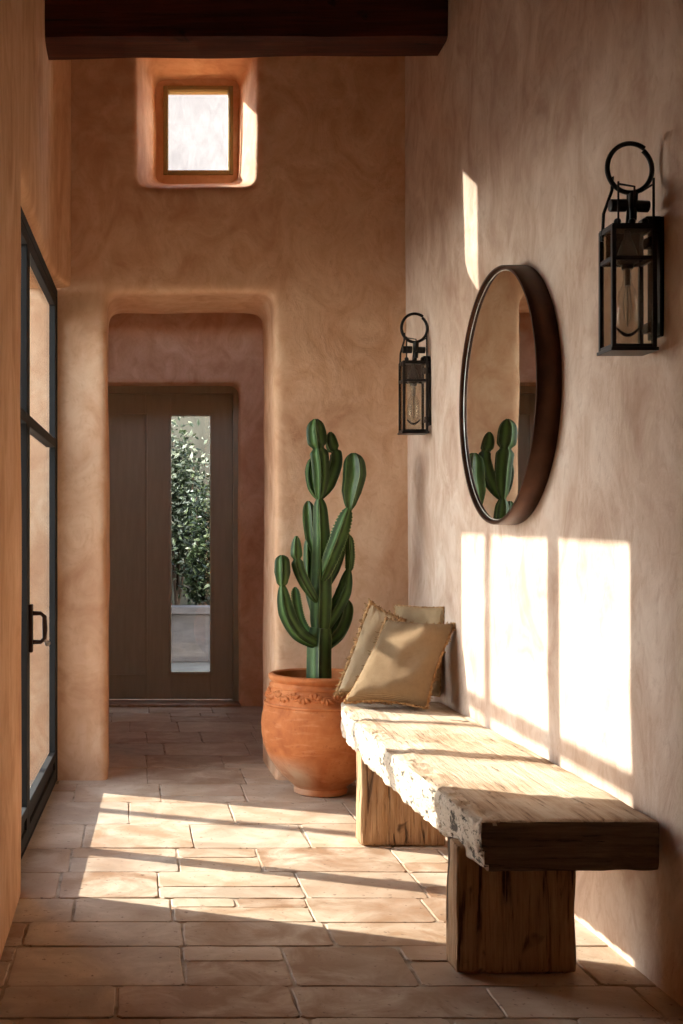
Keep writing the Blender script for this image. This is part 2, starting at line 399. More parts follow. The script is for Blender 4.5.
# ------------------------------------------------------------------ floor of hand-cut tiles
def make_floor():
    ys = [1600,1300,1120,1062,1018,986,946,922,898,872,848,824,802,784,768,755,743,732,722,713,706,699]
    rows = [-2.3,-1.6,-.9,-.3,.4,1.0] + [1.32*1200/(y-540) for y in ys]
    rows = sorted(rows) + [10.2, 10.6]
    rnd = random.Random(21)
    b = MB()
    X0, X1 = -.62, 1.72
    def tile(x0, x1, y0, y1):
        g = rnd.uniform(.0022, .004); x0 += g; x1 -= g; y0 += g; y1 -= g
        tone = min(1, max(.02, rnd.random())); jz = rnd.uniform(-.0015, .0015)
        q = lambda: rnd.uniform(-.004, .004)
        N = []
        cs = [(x0+q(),y0+q()),(x1+q(),y0+q()),(x1+q(),y1+q()),(x0+q(),y1+q())]
        # outline with small waver and clipped corners
        pts = []
        for i in range(4):
            a = Vector((*cs[i],0)); c = Vector((*cs[(i+1)%4],0)); L = (c-a).length; cl = min(.014, L*.12)/L
            for tt in (cl, .28, .5, .72, 1-cl):
                p = a.lerp(c, tt); nrm = Vector((-(c-a).y, (c-a).x, 0)).normalized()
                pts.append(p + nrm*(rnd.uniform(-.0015, .0025)))
        n = len(pts); cen = sum(pts, Vector())/n
        tilt = (rnd.uniform(-.004,.004), rnd.uniform(-.004,.004))
        zz = lambda p: jz + (p.x-cen.x)*tilt[0] + (p.y-cen.y)*tilt[1]
        vs = []
        for p in pts: vs.append((p.x, p.y, -.02))
        for p in pts: vs.append((p.x, p.y, zz(p)-.0028))
        for p in pts:
            d = (cen-p); d.z = 0; d = d.normalized()*.0035; p2 = p+d; vs.append((p2.x, p2.y, zz(p2)))
        fs = []
        for k in (0, 1):
            for i in range(n):
                j = (i+1) % n; fs.append((k*n+i, k*n+j, (k+1)*n+j, (k+1)*n+i))
        fs.append(tuple(2*n+i for i in range(n)))
        b.add(vs, fs, tone)
    for y0, y1 in zip(rows[:-1], rows[1:]):
        x = X0 - rnd.uniform(0, .3); dep = y1-y0
        while x < X1:
            w = rnd.uniform(.32, .58)
            xa, xb = x, x+w
            if dep > .27 and rnd.random() < .3:
                ym = y0 + dep*rnd.choice((.36, .42, .6)); 
                if rnd.random() < .5: tile(xa, xb, y0, ym); tile(xa, xb, ym, y1)
                else:
                    xm = xa+w*rnd.uniform(.4,.6); tile(xa, xb, y0, ym); tile(xa, xm, ym, y1); tile(xm, xb, ym, y1)
            else: tile(xa, xb, y0, y1)
            x = xb
    n = len(b.f)
    b.box((X0,-2.4,-.12),(X1,10.6,-.0042), .5)
    o = b.build('floor', M['tile'], smooth=False, flip=False)
    o.data.materials.append(M['grout'])
    for i, p in enumerate(o.data.polygons):
        if i >= n: p.material_index = 1
    struct(o, 'worn terracotta tile floor with pale joints', 'floor')
make_floor()
b = MB(); b.box((-14,-4,-.35),(-.56,24,-.10)); b.box((-.56,10.3,-.35),(8,24,-.03)); struct(b.build('ground', M['terrace'], smooth=False))

# ------------------------------------------------------------------ ceiling beam
b = MB()
nb = 40
sec = []
for i in range(nb+1):
    f = i/nb; x = -.50 + f*(WR+.06+.50)
    w = lambda k, a: a*noise.noise(Vector((x*2.2, k*7.1, 3.3)))
    yf, yb = 5.735, 5.985 - .05*f
    zb = 3.712 + .004*f; zt = 4.15
    sec.append([(x, yf+w(1,.010), zb+.012+w(2,.012)), (x, yf+.02, zb+w(3,.008)), (x, yb-.02, zb-.006+w(4,.008)), (x, yb+w(5,.01), zb+.02), (x, yb, zt), (x, yf+w(6,.01), zt)])
vs = [p for s_ in sec for p in s_]; fs = []
for i in range(nb):
    for k in range(6): fs.append((i*6+k, i*6+(k+1)%6, (i+1)*6+(k+1)%6, (i+1)*6+k))
fs.append(tuple(range(6))); fs.append(tuple(nb*6+k for k in range(6)))
b.add(vs, fs); beam = b.build('ceiling_beam', M['beam'], smooth=True)
struct(beam, 'dark stained timber beam spanning the hall overhead', 'beam')

# ------------------------------------------------------------------ window_1 (high window)
def frame_rect(b, x0, x1, y0, y1, z0, z1, w):
    b.box((x0,y0,z0),(x0+w,y1,z1)); b.box((x1-w,y0,z0),(x1,y1,z1))
    b.box((x0+w,y0,z0),(x1-w,y1,z0+w)); b.box((x0+w,y0,z1-w),(x1-w,y1,z1))
w1 = bpy.data.objects.new('window_1', None); COL.objects.link(w1); w1.location = (.39, 7.1, 3.47)
struct(w1, 'small high square window with olive gold frame', 'window')
b = MB(); frame_rect(b, wx0+.004, wx1-.004, wy, wy+.08, wz0+.004, wz1-.004, .026); b.build('window_frame', M['window_paint'], w1, bevel=.004)
b = MB(); frame_rect(b, wx0-.09, wx1+.09, wy+.012, wy+.06, wz0-.09, wz1+.09, .10); b.build('reveal_back', M['plaster_back'], w1, smooth=False)
b = MB(); frame_rect(b, wx0+.022, wx1-.022, wy+.012, wy+.05, wz0+.022, wz1-.022, .012); b.build('glazing_bead', M['window_paint'], w1, bevel=.002)
b = MB(); b.box((wx0+.03,wy+.03,wz0+.03),(wx1-.03,wy+.036,wz1-.03)); b.build('pane', M['glass'], w1, smooth=False)

# ------------------------------------------------------------------ door_1 (black glazed double door)
ang = math.atan2(.055, 2.04)
d1 = bpy.data.objects.new('door_1', None); COL.objects.link(d1); d1.location = (-.4694, 4.46, 0); d1.rotation_euler = (0,0,-ang)
struct(d1, 'black steel framed double glass door', 'door'); d1['_local'] = 1
# local: y along the door, x towards the room (front face at 0, back at -.05)
L, H = 2.13, 2.69
def ybox(b, y0, y1, z0, z1, x0=-.034, x1=0): b.box((x0,y0,z0),(x1,y1,z1))
b = MB(); ybox(b,0,.045,.0,H,-.038,.003); ybox(b,L-.042,L,0,H,-.038,.003); ybox(b,.045,L-.042,H-.045,H,-.038,.003); ybox(b,.045,L-.042,0.004,.018,-.038,.003)
b.build('door_frame', M['door_metal'], d1, bevel=.004)
GB, GT, MUL = .172, 2.59, 1.845
def leaf(y0, y1):
    st = .052
    b = MB(); ybox(b,y0,y0+st,.02,H-.048); ybox(b,y1-st,y1,.02,H-.048); ybox(b,y0+st,y1-st,GT,H-.048); ybox(b,y0+st,y1-st,GB-.045,GB); ybox(b,y0+st,y1-st,.02,.075)
    lf = b.build('door_leaf', M['door_metal'], d1, bevel=.003); lf['_local'] = 1
    b = MB(); ybox(b,y0+st,y1-st,.075,GB-.045,-.038,-.012); b.build('kick_panel', M['door_metal'], lf, smooth=False)
    b = MB(); ybox(b,y0+st,y1-st,MUL-.024,MUL+.024,-.05,-.002); b.build('glazing_bar', M['door_metal'], lf, bevel=.002)
    b = MB(); ybox(b,y0+st,y1-st,GB,MUL-.024,-.03,-.024); ybox(b,y0+st,y1-st,MUL+.024,GT,-.03,-.024); b.build('pane', M['glass'], lf, smooth=False)
    return lf
near_leaf = leaf(.048, .748); far_leaf = leaf(.752, L-.045)
b = MB(); hz = .935; hy = .778
b.box((-.001,hy-.020,hz-.105),(.016,hy+.020,hz+.105)); hp = b.build('handle_plate', M['dark_bronze'], far_leaf, bevel=.004)
b = MB(); b.tube([(.0,hy,hz+.065),(.05,hy,hz+.065),(.066,hy+.004,hz+.05),(.068,hy+.004,hz),(.066,hy+.004,hz-.045),(.05,hy,hz-.06),(.0,hy,hz-.06)], [.011,.009,.010,.012,.010,.009,.011], 12)
for zz in (.065,-.06): b.lathe([(.017,0),(.017,.024),(.012,.028)], 16, (.0,hy,hz+zz), 'x')
b.build('handle', M['dark_bronze'], far_leaf)
b = MB(); b.tube([(.066,hy+.004,hz-.05),(.075,hy+.01,hz-.062)], .009, 10); b.ball((.078,hy+.012,hz-.066), .014, 14, 8); b.build('thumb_turn', M['steel'], far_leaf)

# ------------------------------------------------------------------ door_2 (brown panelled door at the corridor end)
d2 = bpy.data.objects.new('door_2', None); COL.objects.link(d2); d2.location = (.2, 9.74, 0); struct(d2, 'olive brown panelled door with a tall narrow glass lite', 'door')
yf = 9.72
b = MB(); b.box((-.46,yf-.05,.02),(-.40,yf+.06,2.58)); b.box((.815,yf-.05,.02),(.87,yf+.06,2.58)); b.box((-.40,yf-.05,2.50),(.815,yf+.06,2.58))
b.build('door_frame', M['door_paint'], d2, bevel=.006)
gx0, gx1, gz0, gz1 = .317, .634, .25, 2.325
px0, px1, pz0, pz1 = -.30, .113, .23, 2.335
b = MB()
b.box((-.40,yf,.03),(px0,yf+.05,2.50)); b.box((px1,yf,.03),(gx0,yf+.05,2.50)); b.box((gx1,yf,.03),(.815,yf+.05,2.50))
b.box((px0,yf,.03),(px1,yf+.05,pz0)); b.box((px0,yf,pz1),(px1,yf+.05,2.50)); b.box((gx0,yf,.03),(gx1,yf+.05,gz0)); b.box((gx0,yf,gz1),(gx1,yf+.05,2.50))
b.build('door_leaf', M['door_paint'], d2, bevel=.004)
b = MB(); b.box((px0,yf+.014,pz0),(px1,yf+.04,pz1)); b.build('door_panel', M['door_paint'], d2, smooth=False)
b = MB(); frame_rect(b, gx0-.022, gx1+.022, yf-.010, yf+.012, gz0-.022, gz1+.022, .024); b.build('lite_trim', M['door_paint'], d2, bevel=.003)
b = MB(); frame_rect(b, px0-.012, px1+.012, yf-.006, yf+.016, pz0-.012, pz1+.012, .014); b.build('panel_trim', M['door_paint'], d2, bevel=.003)
b = MB(); b.box((gx0,yf+.02,gz0),(gx1,yf+.026,gz1)); b.build('pane', M['glass'], d2, smooth=False)

# ------------------------------------------------------------------ bench
BT, BB = .51, .362
bench = thing('bench', 'rustic thick timber slab bench along the plaster wall', 'bench', (1.28, 4.7, 0))
def hewn(me, amp, sc, chips=None):
    displace(me, lambda p, n: amp*(noise.noise(p*sc) + .5*noise.noise(p*sc*2.9)) + (chips(p, n) if chips else 0))
lx = [(3.47,1.005),(3.9,.99),(4.5,.98),(5.2,.985),(5.7,1.0),(5.955,1.035)]
segs = []
for (y0, x0), (y1, x1) in zip(lx[:-1], lx[1:]):
    y0e = y0-.0; y1e = y1+.004
    z1 = BT+ .012*(y0-3.47)/2.4; z2 = BT+.012*(y1-3.47)/2.4
    under = .02 if y0 > 5.3 else 0
    segs.append([(x0+.012,y0e,BB-(.0)),(WR-.006,y0e,BB),(WR-.006,y1e,BB),(x1+.012,y1e,BB-under),(x0,y0e,z1),(WR-.006,y0e,z1),(WR-.006,y1e,z2),(x1,y1e,z2)])
me = soften(segs, [], .0125, 4, 'seat')
def chips(p, n):
    d = 0
    if n.x < -.35 or (p.x < 1.10 and n.z > .3 and p.x < 1.06):
        k = noise.noise(Vector((p.x*6, p.y*9, p.z*14))); k2 = noise.noise(Vector((p.x*20, p.y*24, p.z*34)))
        d += .013*k + .006*k2 - (.010 if k2 > .3 else 0)
    if n.y < -.5: d += .006*noise.noise(p*Vector((9,9,22)).x) if False else .006*noise.noise(Vector((p.x*14,p.y*4,p.z*20)))
    if n.z > .6:
        g = noise.noise(Vector((p.x*17, p.y*1.3, 4.4)))
        d += -.004 if g > .42 else 0
        d += .003*noise.noise(Vector((p.x*9, p.y*2.0, 1.4)))
    if p.x > WR-.03: d = 0
    return d
hewn(me, .005, 4.0, chips)
for v in me.vertices:
    w_ = WR+.076-(.1/9.6)*(v.co.y+2.4)-.014
    if v.co.x > w_: v.co.x = w_
at = me.attributes.new('tone', 'FLOAT', 'POINT'); nr = [0.0]*(3*len(me.vertices)); me.vertex_normals.foreach_get('vector', nr)
at.data.foreach_set('value', [max(0, min(1, (1.12-v.co.x)/.06))*max(0, min(1, (.72-nr[3*v.index+2])/.3)) for v in me.vertices])
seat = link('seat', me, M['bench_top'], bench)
me.materials.append(M['bench_end_shade'])  # near end face gets its shade by colour
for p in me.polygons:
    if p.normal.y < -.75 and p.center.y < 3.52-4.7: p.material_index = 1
def bench_leg(y0, y1, seed):
    me = soften([[(.982,y0,.002),(1.352,y0,.002),(1.345,y1,.002),(.985,y1,.002),(.984,y0,BB+.03),(1.345,y0,BB+.03),(1.345,y1,BB+.03),(.988,y1,BB+.03)]], [], .0115, 2, 'leg')
    def ch(p, n):
        q = p + Vector((seed,0,0))
        g = noise.noise(Vector((q.x*26, q.y*26, q.z*1.6))); 
        d = .003*g - (.005 if g > .40 else 0)
        if n.x < -.4 or n.x > .4: d += .006*noise.noise(Vector((q.x*5,q.y*16,q.z*8)))
        return d
    hewn(me, .003, 5, ch)
    for v in me.vertices:
        if v.co.z < .003: v.co.z = .001
    return link('leg', me, M['bench_leg'], bench)
bench_leg(3.635, 3.765, 3.1); bench_leg(5.155, 5.29, 8.7)

# ------------------------------------------------------------------ cushions
def cushion(name, corners, T, mat, label, seed, pinch=.05, cordr=.006, strands=150, flen=.020):
    BL, BR, TR, TL = [Vector(c) for c in corners]
    cen = (BL+BR+TR+TL)/4; nrm = ((BR-BL).cross(TL-BL)).normalized()
    if nrm.y > 0: nrm = -nrm
    root = thing(name, label, 'cushion', (cen.x, cen.y, min(BL.z, BR.z)), 'burlap cushions on the bench')
    N = 34
    def pos(u, v):
        uu = u*(1-pinch*(1-v*v)*abs(u)**3) ; vv = v*(1-pinch*(1-u*u)*abs(v)**3)
        a, c = (uu+1)/2, (vv+1)/2
        return BL*(1-a)*(1-c)+BR*a*(1-c)+TR*a*c+TL*(1-a)*c + nrm*.012*noise.noise(Vector((u*1.3+seed, v*1.3, 7)))
    vs = []; uvs = []
    def thick(u, v, s):
        e = max(0, (1-u**4))**.5*max(0, (1-v**4))**.5
        t_ = T*(e**.8)*(1.0 - .22*v)*(.86+.14*math.cos(u*2.2))
        t_ += .022*e*noise.noise(Vector((u*1.6+seed, v*1.6, s*3.0)))
        r = (1-abs(u))*(1-abs(v))
        t_ += .010*min(1, 4*e*(1-e))*noise.noise(Vector((u*6+seed, v*6, s*2.0)))
        return max(t_, 0)
    fs = []; idx = {}
    for s in (1, -1):
        for i in range(N+1):
            for j in range(N+1):
                u, v = -1+2*i/N, -1+2*j/N
                edge = i in (0, N) or j in (0, N)
                if edge and s == -1: idx[s,i,j] = idx[1,i,j]; continue
                idx[s,i,j] = len(vs); vs.append(pos(u, v)+nrm*s*thick(u, v, s)*(1 if s == 1 else .8)); uvs.append((i/N, j/N))
    for s in (1, -1):
        for i in range(N):
            for j in range(N):
                q = [idx[s,i,j], idx[s,i+1,j], idx[s,i+1,j+1], idx[s,i,j+1]]
                fs.append(tuple(q) if s == 1 else tuple(reversed(q)))
    m = MB(); m.add(vs, fs); me = m.mesh('cover')
    uvl = me.uv_layers.new(name='UVMap')
    for lp in me.loops: uvl.data[lp.index].uv = uvs[lp.vertex_index]
    bm = bmesh.new(); bm.from_mesh(me); bmesh.ops.recalc_face_normals(bm, faces=bm.faces); bm.to_mesh(me); bm.free()
    link('cover', me, mat, root)
    per = []
    K = 60
    for a in range(4):
        for k in range(K):
            q = -1+2*k/K
            per.append([(q,-1),(1,q),(-q,1),(-1,-q)][a])
    pts = [pos(u, v) for u, v in per]
    rnd = random.Random(seed)
    m = MB(); m.tube([p + Vector((rnd.uniform(-1,1),rnd.uniform(-1,1),rnd.uniform(-1,1)))*cordr*.35 for p in pts], [cordr*rnd.uniform(.7,1.25) for _ in pts], 7, closed=True)
    for k in range(strands):
        i = rnd.randrange(len(pts)); p = pts[i]; u, v = per[i]
        out = (p-cen).normalized() if abs(u) > .93 and abs(v) > .93 else ((p-pos(u*.9 if abs(u) == 1 else u, v*.9 if abs(v) == 1 else v)).normalized())
        if p.z < .56 and out.z < 0: out.z *= .1
        d = out*flen*rnd.uniform(.4,1.1) + Vector((rnd.uniform(-1,1),rnd.uniform(-1,1),rnd.uniform(-.6,.6)))*flen*.5
        if d.x+p.x > WR-.006: d.x = WR-.006-p.x
        e = p+d
        if e.z < .522: e.z = .522
        m.tube([p, p+(e-p)*.55+Vector((0,0,rnd.uniform(-.003,.004))), e], [cordr*.42, cordr*.36, cordr*.2], 4)
    m.build('fringe', M['fringe'], root)
    return root
cushion('cushion', [(1.01,5.70,.548),(1.37,5.585,.536),(1.524,5.66,.925),(1.235,5.82,.935)], .125, M['burlap'], 'tan burlap cushion in front of the other two on the bench', 11, .095, .0075)
cushion('cushion', [(1.0,5.87,.570),(1.27,5.84,.55),(1.355,5.97,.915),(1.20,6.05,1.005)], .055, M['linen'], 'cream cushion with thick ropey fringe at bench end beside pot', 23, .06, .0105, 220, .020)
cushion('cushion', [(1.29,6.03,.56),(1.495,5.83,.56),(1.523,5.85,.99),(1.36,6.2,.982)], .038, M['linen_grey'], 'plain greyish beige cushion at the back against the wall', 37, .02, .004, 0, .008)

# ------------------------------------------------------------------ terracotta pot
PX, PY = .985, 6.275
pot = thing('terracotta_pot', 'round terracotta pot with leaf relief band on tile floor', 'pot', (PX, PY, 0))
prof = [(.128,.001),(.138,.006),(.140,.022),(.134,.034),(.138,.042),(.165,.062),(.197,.088),(.228,.122),(.258,.168),(.282,.218),(.298,.268),(.306,.318),(.308,.362),(.304,.405),(.296,.442),(.288,.462),(.294,.467),(.293,.475),(.283,.480),(.272,.528),(.261,.553),(.266,.560),(.266,.566),(.262,.572),(.255,.578),(.254,.584),(.260,.590),(.268,.598),(.271,.608),(.268,.618),(.258,.624),(.246,.624),(.238,.616),(.236,.59),(.236,.55),(.236,.545)]
b = MB(); b.lathe(prof, 96, (PX, PY, 0)); pb = b.build('pot_body', M['terracotta'], pot)
b = MB(); zc = .521
def rz(z):
    for (r0, z0), (r1, z1) in zip(prof[18:21], prof[19:22]):
        if z0 <= z <= z1: return r0+(r1-r0)*(z-z0)/(z1-z0)
    return .275
def onpot(th, z, off=0): r = rz(z)+off; return (PX+r*math.cos(th), PY+r*math.sin(th), z)
NR = 15
vine = [onpot(2*math.pi*i/240, zc+.011*math.sin(NR*2*math.pi*i/240), .001) for i in range(240)]
b.tube(vine, .006, 6, closed=True)
for k in range(NR*2):
    th = 2*math.pi*(k+.25)/(NR*2); up = 1 if k % 2 == 0 else -1
    for dth, dz, ln in ((.0,-.014,.030),(.07,.004,.022),(-.07,-.004,.022)):
        base_ = Vector(onpot(th+dth*.4, zc+up*.004)); tip = Vector(onpot(th+dth*1.5+.03, zc-up*(.020-dz*.6), .002))
        ax = (tip-base_); mid = base_+ax*.5; b.tube([base_, base_+ax*.25, mid, base_+ax*.8, tip], [.003,.011,.014,.010,.002], 6)
b.build('relief_band', M['terracotta'], pot)
b = MB(); b.lathe([(.0005,.562),(.08,.568),(.15,.560),(.2365,.556)], 40, (PX, PY, 0), cap=False); b.build('soil', M['soil'], pot)

# ------------------------------------------------------------------ cactus
cact = thing('cactus', 'tall green branching candelabra cactus growing in the terracotta pot', 'cactus', (PX-.01, PY, .56))
SC = 1200/PY
def c3(px, py, dy=0): 
    s_ = 1200/(PY+dy); return ((px-132)/s_, PY+dy, CAM_H-(py-540)/s_)
def star(n, ph=0.0, deep=.42, sharp=1.5):
    return lambda th: 1-deep*(abs(math.sin(n*(th+ph)/2))**(1/sharp))
def cat(P, steps=26):
    P = [Vector(p) for p in P]; out = []
    Q = [P[0]*2-P[1]]+P+[P[-1]*2-P[-2]]
    for i in range(1, len(Q)-2):
        for k in range(steps):
            t_ = k/steps; a, b_, c, d = Q[i-1], Q[i], Q[i+1], Q[i+2]
            out.append(.5*((2*b_)+(c-a)*t_+(2*a-5*b_+4*c-d)*t_*t_+(3*b_-a-3*c+d)*t_**3))
    out.append(P[-1]); return out
def limb(name, pts, w, parent=None, ribs=5, ph=.3, deep=.50, tip=True, root_narrow=.6, joints=(), spines=True):
    """pts: (px, py, depth offset); w: widths in picture pixels along the limb"""
    P = cat([c3(*p) for p in pts], 20); m = len(P)
    R = []
    for i in range(m):
        f = i/(m-1); k = f*(len(w)-1); a = int(min(k, len(w)-2)); r = w[a]+(w[a+1]-w[a])*(k-a)
        r = r/2/SC*1.16
        if tip and f > .78: q = (f-.78)/.22; r *= max(.06, (1-q**2.4))**.5
        if f < .12: r *= root_narrow+(1-root_narrow)*math.sin(f/.12*math.pi/2)
        for jf in joints: r *= 1-.40*math.exp(-((f-jf)/.03)**2)
        R.append(r)
    # waver along the ribs
    b = MB(); n = ribs*8
    cr = star(ribs, ph, deep)
    b.tube(P, R, n, cr, col=lambda q, f: max(.001, (q-(1-deep))/deep))
    vs = b.v
    for i in range(m):
        for k in range(n):
            q = b.c[i*n+k]
            if q > .85 and 1 < i < m-2:
                c = P[i]; v = Vector(vs[i*n+k]); s_ = 1+.11*math.sin(i*2.4+k); vs[i*n+k] = tuple(c+(v-c)*s_)
    o = b.build(name, M['cactus'], cact)
    if spines:
        sp = MB(); rnd = random.Random(int(pts[0][0]*7+pts[-1][1]))
        for i in range(3, m-2, 2):
            for k in range(n):
                if b.c[i*n+k] > .98:
                    v = Vector(vs[i*n+k]); c = P[i]; out = (v-c).normalized()
                    for z in (-.4, .4):
                        sp.tube([v-out*.001, v+(out+Vector((rnd.uniform(-.4,.4),rnd.uniform(-.4,.4),z))).normalized()*.0085], [.0014,.0005], 4)
        s = MB.build(sp, 'spines', M['spine'], None, False)
        s.data.transform(Matrix.Translation(-Vector(cact.location))); s.parent = o; s['kind'] = 'stuff'
    return o
limb('stem', [(319,690,0),(319,660,0),(319.5,640,0),(320.5,628,0)], [25,24,24,21], ph=.2, deep=.34, tip=False, root_narrow=1)
limb('stem', [(320.5,631,0),(321.5,600,0),(322,550,0),(321,515,0),(319.5,497,0)], [20,22,19,15,12], ph=.35, deep=.46, root_narrow=.85)
limb('branch', [(319.5,500,0),(321,480,-.01),(320,460,-.015),(316.5,436,-.01),(315.5,419,-.01)], [9,17,19,21,19], ph=.1, joints=(.62,))
limb('branch', [(321,499,.02),(329,484,.02),(335,466,.02),(336,455,.02),(332,445,.03),(330,432,.035)], [7,15,16,14,15,14], ph=.7, ribs=4, joints=(.68,))
limb('branch', [(318,499,.02),(312,487,.03),(310,472,.03),(312,458,.03)], [6,10,11,9], ph=.5, ribs=4)
limb('branch', [(322,580,-.03),(332,556,-.05),(341,532,-.05),(349,507,-.05)], [12,16,17,12], ph=.3)
limb('branch', [(349.5,510,-.05),(351,492,-.05),(354,474,-.05),(353,453,-.05)], [8,20,24,21], ph=.9)
limb('branch', [(322,632,.0),(334,612,.02),(344,592,.02),(349,568,.02)], [13,17,17,10], ph=.4)
limb('branch', [(349,571,.02),(350,556,.02),(349,535,.02)], [7,9,8], ph=.2, ribs=4)
limb('branch', [(322,648,.03),(337,634,.06),(345,618,.07),(348,600,.07)], [13,17,17,14], ph=.6)
limb('branch', [(318,645,-.03),(299,633,-.06),(287,612,-.07),(282,583,-.07)], [12,17,18,11], ph=.4)
limb('branch', [(282,586,-.07),(282.5,572,-.07),(282,555,-.07)], [10,17,15], ph=.1)
limb('branch', [(314,640,.05),(302,622,.08),(297,604,.08),(295,587,.08)], [8,11,12,11], ph=.8, ribs=4)
limb('branch', [(317,602,-.03),(305,582,-.05),(298,563,-.05),(296.5,536,-.05)], [8,12,13,11], ph=.5, joints=(.72,))
limb('branch', [(318,622,.04),(311,590,.06),(310,560,.06),(309,536,.06)], [9,12,13,10], ph=.5)
limb('branch', [(317,560,.04),(311,540,.05),(309,520,.05),(308,501,.05)], [8,12,14,12], ph=.9)
limb('branch', [(324,590,.05),(334,570,.07),(340,552,.07),(342,540,.07)], [8,11,11,9], ph=.2)

# ------------------------------------------------------------------ round mirror
MY, MZ, MR = 4.79, 1.893, .512
mir = thing('round_mirror', 'large round mirror in a deep bronze frame on the wall', 'mirror', (WR, MY, MZ))
b = MB(); D = .092
prof = [(MR-.004,.001),(MR,.006),(MR,D-.006),(MR-.003,D),(MR-.012,D),(MR-.016,D-.004),(MR-.017,D-.008),(MR-.020,.06),(MR-.02,.001)]
b.lathe(prof, 128, (WR-.002, MY, MZ), 'x', cap=False)
b.add([], []); b.build('mirror_frame', M['bronze'], mir)
b = MB(); b.lathe([(.0005,.076),(MR-.017,.076)], 96, (WR-.002, MY, MZ), 'x', cap=False); b.lathe([(MR-.017,.0745),(.0005,.0745)], 96, (WR-.002, MY, MZ), 'x', cap=False)
b2 = MB(); b2.lathe([(MR-.0172,.0775),(MR-.0215,.0772),(MR-.0225,.0758)], 128, (WR-.002, MY, MZ), 'x', cap=False); b2.build('bevelled_edge', M['polished'], mir)
mg = b.build('mirror_glass', M['mirror'], mir, smooth=False)

# ------------------------------------------------------------------ wall lanterns
def lantern(loc, label):
    r = thing('wall_lantern', label, 'lantern', loc, 'iron wall lanterns', local=True)
    x0, x1, y0, y1, h = -.158, -.028, -.052, .052, .357
    p = .0125
    b = MB()
    for x in (x0, x1-p):
        for y in (y0, y1-p): b.box((x,y,0),(x+p,y+p,h))
    for z in (0, h-p, .255):
        for y in (y0, y1-p): b.box((x0+p,y+.001,z),(x1-p,y+p-.001,z+p))
        for x in (x0, x1-p): b.box((x+.001,y0+p,z),(x+p-.001,y1-p,z+p))
    b.box((x0-.004,y0-.004,-.008),(x1+.004,y1+.004,.002))
    b.build('lantern_frame', M['black_metal'], r, bevel=.0012)
    b = MB(); b.box((x0+.002,y0+.002,h-.004),(x1-.002,y1-.002,h+.004))
    for x in (-.135, -.093, -.055): b.ball((x, y0+.02, h+.012), .011, 10, 6)
    b.build('top_plate', M['black_metal'], r)
    b = MB(); q = .004
    b.box((x0+q,y0+p,.008),(x0+q+.002,y1-p,h-.01)); b.box((x0+p,y0+q,.008),(x1-p,y0+q+.002,h-.01)); b.box((x0+p,y1-q-.002,.008),(x1-p,y1-q,h-.01))
    b.build('pane', M['lamp_glass'], r, smooth=False)
    xc = (x0+x1)/2
    b = MB(); b.lathe([(.001,.236),(.016,.238),(.018,.25),(.030,.256),(.031,.266),(.026,.29),(.016,.318),(.010,.33),(.008,.355)], 20, (xc,0,0)); b.build('socket', M['black_metal'], r)
    b = MB(); b.lathe([(.0125,.238),(.0125,.20),(.016,.19),(.027,.165),(.031,.13),(.031,.085),(.027,.062),(.015,.05),(.0005,.047)], 24, (xc,0,0), cap=False); bl = b.build('bulb', M['bulb_glass'], r); bl['_local'] = 1
    b = MB(); b.tube([(xc,0,.238),(xc,0,.19)], .0085, 10); b.tube([(xc,0,.19),(xc,0,.07)], .0018, 6); b.tube([(xc-.005,0,.19),(xc-.012,0,.13),(xc-.008,0,.09),(xc,0,.075)], .0009, 5); b.tube([(xc+.005,0,.19),(xc+.012,0,.13),(xc+.008,0,.09),(xc,0,.075)], .0009, 5)
    b.build('filament', M['steel'], bl)
    b = MB(); b.tube([(xc-.034+.068*i/14, -.004, .066-.022*math.sin(math.pi*i/14)) for i in range(15)], [.003+.0025*math.sin(math.pi*i/14) for i in range(15)], 8); b.build('bulb_cradle', M['black_metal'], r)
    # ring handle with a small kink where the rod is forged together
    b = MB(); R = .068; zc = .53; pts = []
    for i in range(64):
        th = math.radians(52) + 2*math.pi*i/63*1.0
        k = R*(1.05-.10*(i/63)); pts.append((xc+.004+k*math.cos(th)*.97, -.01+.004*math.sin(th), zc+k*math.sin(th)*1.06))
    b.tube(pts, .0072, 10); b.build('ring', M['black_metal'], r)
    b = MB()
    b.tube([(xc,-.006,h),(xc+.002,-.006,h+.06),(xc,-.008,zc-R*1.0)], [.009,.006,.006], 10)                  # stem to the ring
    b.tube([(x0+.004,y1-.02,h-.03),(x0+.004,y1-.03,h+.05),(x0+.016,-.01,h+.11),(x0+.018,-.008,h+.15),(xc-.058,-.01,zc-.035)], .0048, 8)
    b.tube([(x0+.02,y0+.006,h),(x0+.02,y0+.006,h+.125)], .0032, 8); b.tube([(x1-.008,y0+.006,h),(x1-.008,y0+.006,h+.135)], .004, 8)
    b.tube([(x0+.02,y0+.006,h+.118),(xc+.004,y0+.012,h+.112),(xc+.004,y0+.012,h+.05)], .0036, 8)
    b.tube([(x1-.008,y0+.01,h+.118),(xc+.035,-.01,h+.105)], .003, 8)
    b.build('hanger', M['black_metal'], r)
    b = MB()
    b.tube([(x0+.004,y0+.03,h+.062),(x0+.006,y0+.03,h+.062),(x0+.052,y0+.03,h+.062)], [.014,.0185,.0185], 16)
    b.tube([(xc+.012,y0+.035,h+.062),(xc+.055,y0+.035,h+.060)], [.017,.017], 16)
    b.tube([(xc+.010,y0+.035,h+.02),(xc+.010,y0+.035,h+.10)], [.010,.014], 12)
    b.build('clamp', M['black_metal'], r, bevel=.002)
    b = MB()
    for z0, z1 in ((.268,.346),): b.box((x0+.016,y1-.018,z0),(x1-.016,y1-.015,z1))
    b.build('reflector', M['dark_bronze'], r, smooth=False)
    b = MB(); b.box((-.016,-.045,.035),(0,.045,h+.025)); b.build('back_plate', M['black_metal'], r, bevel=.004)
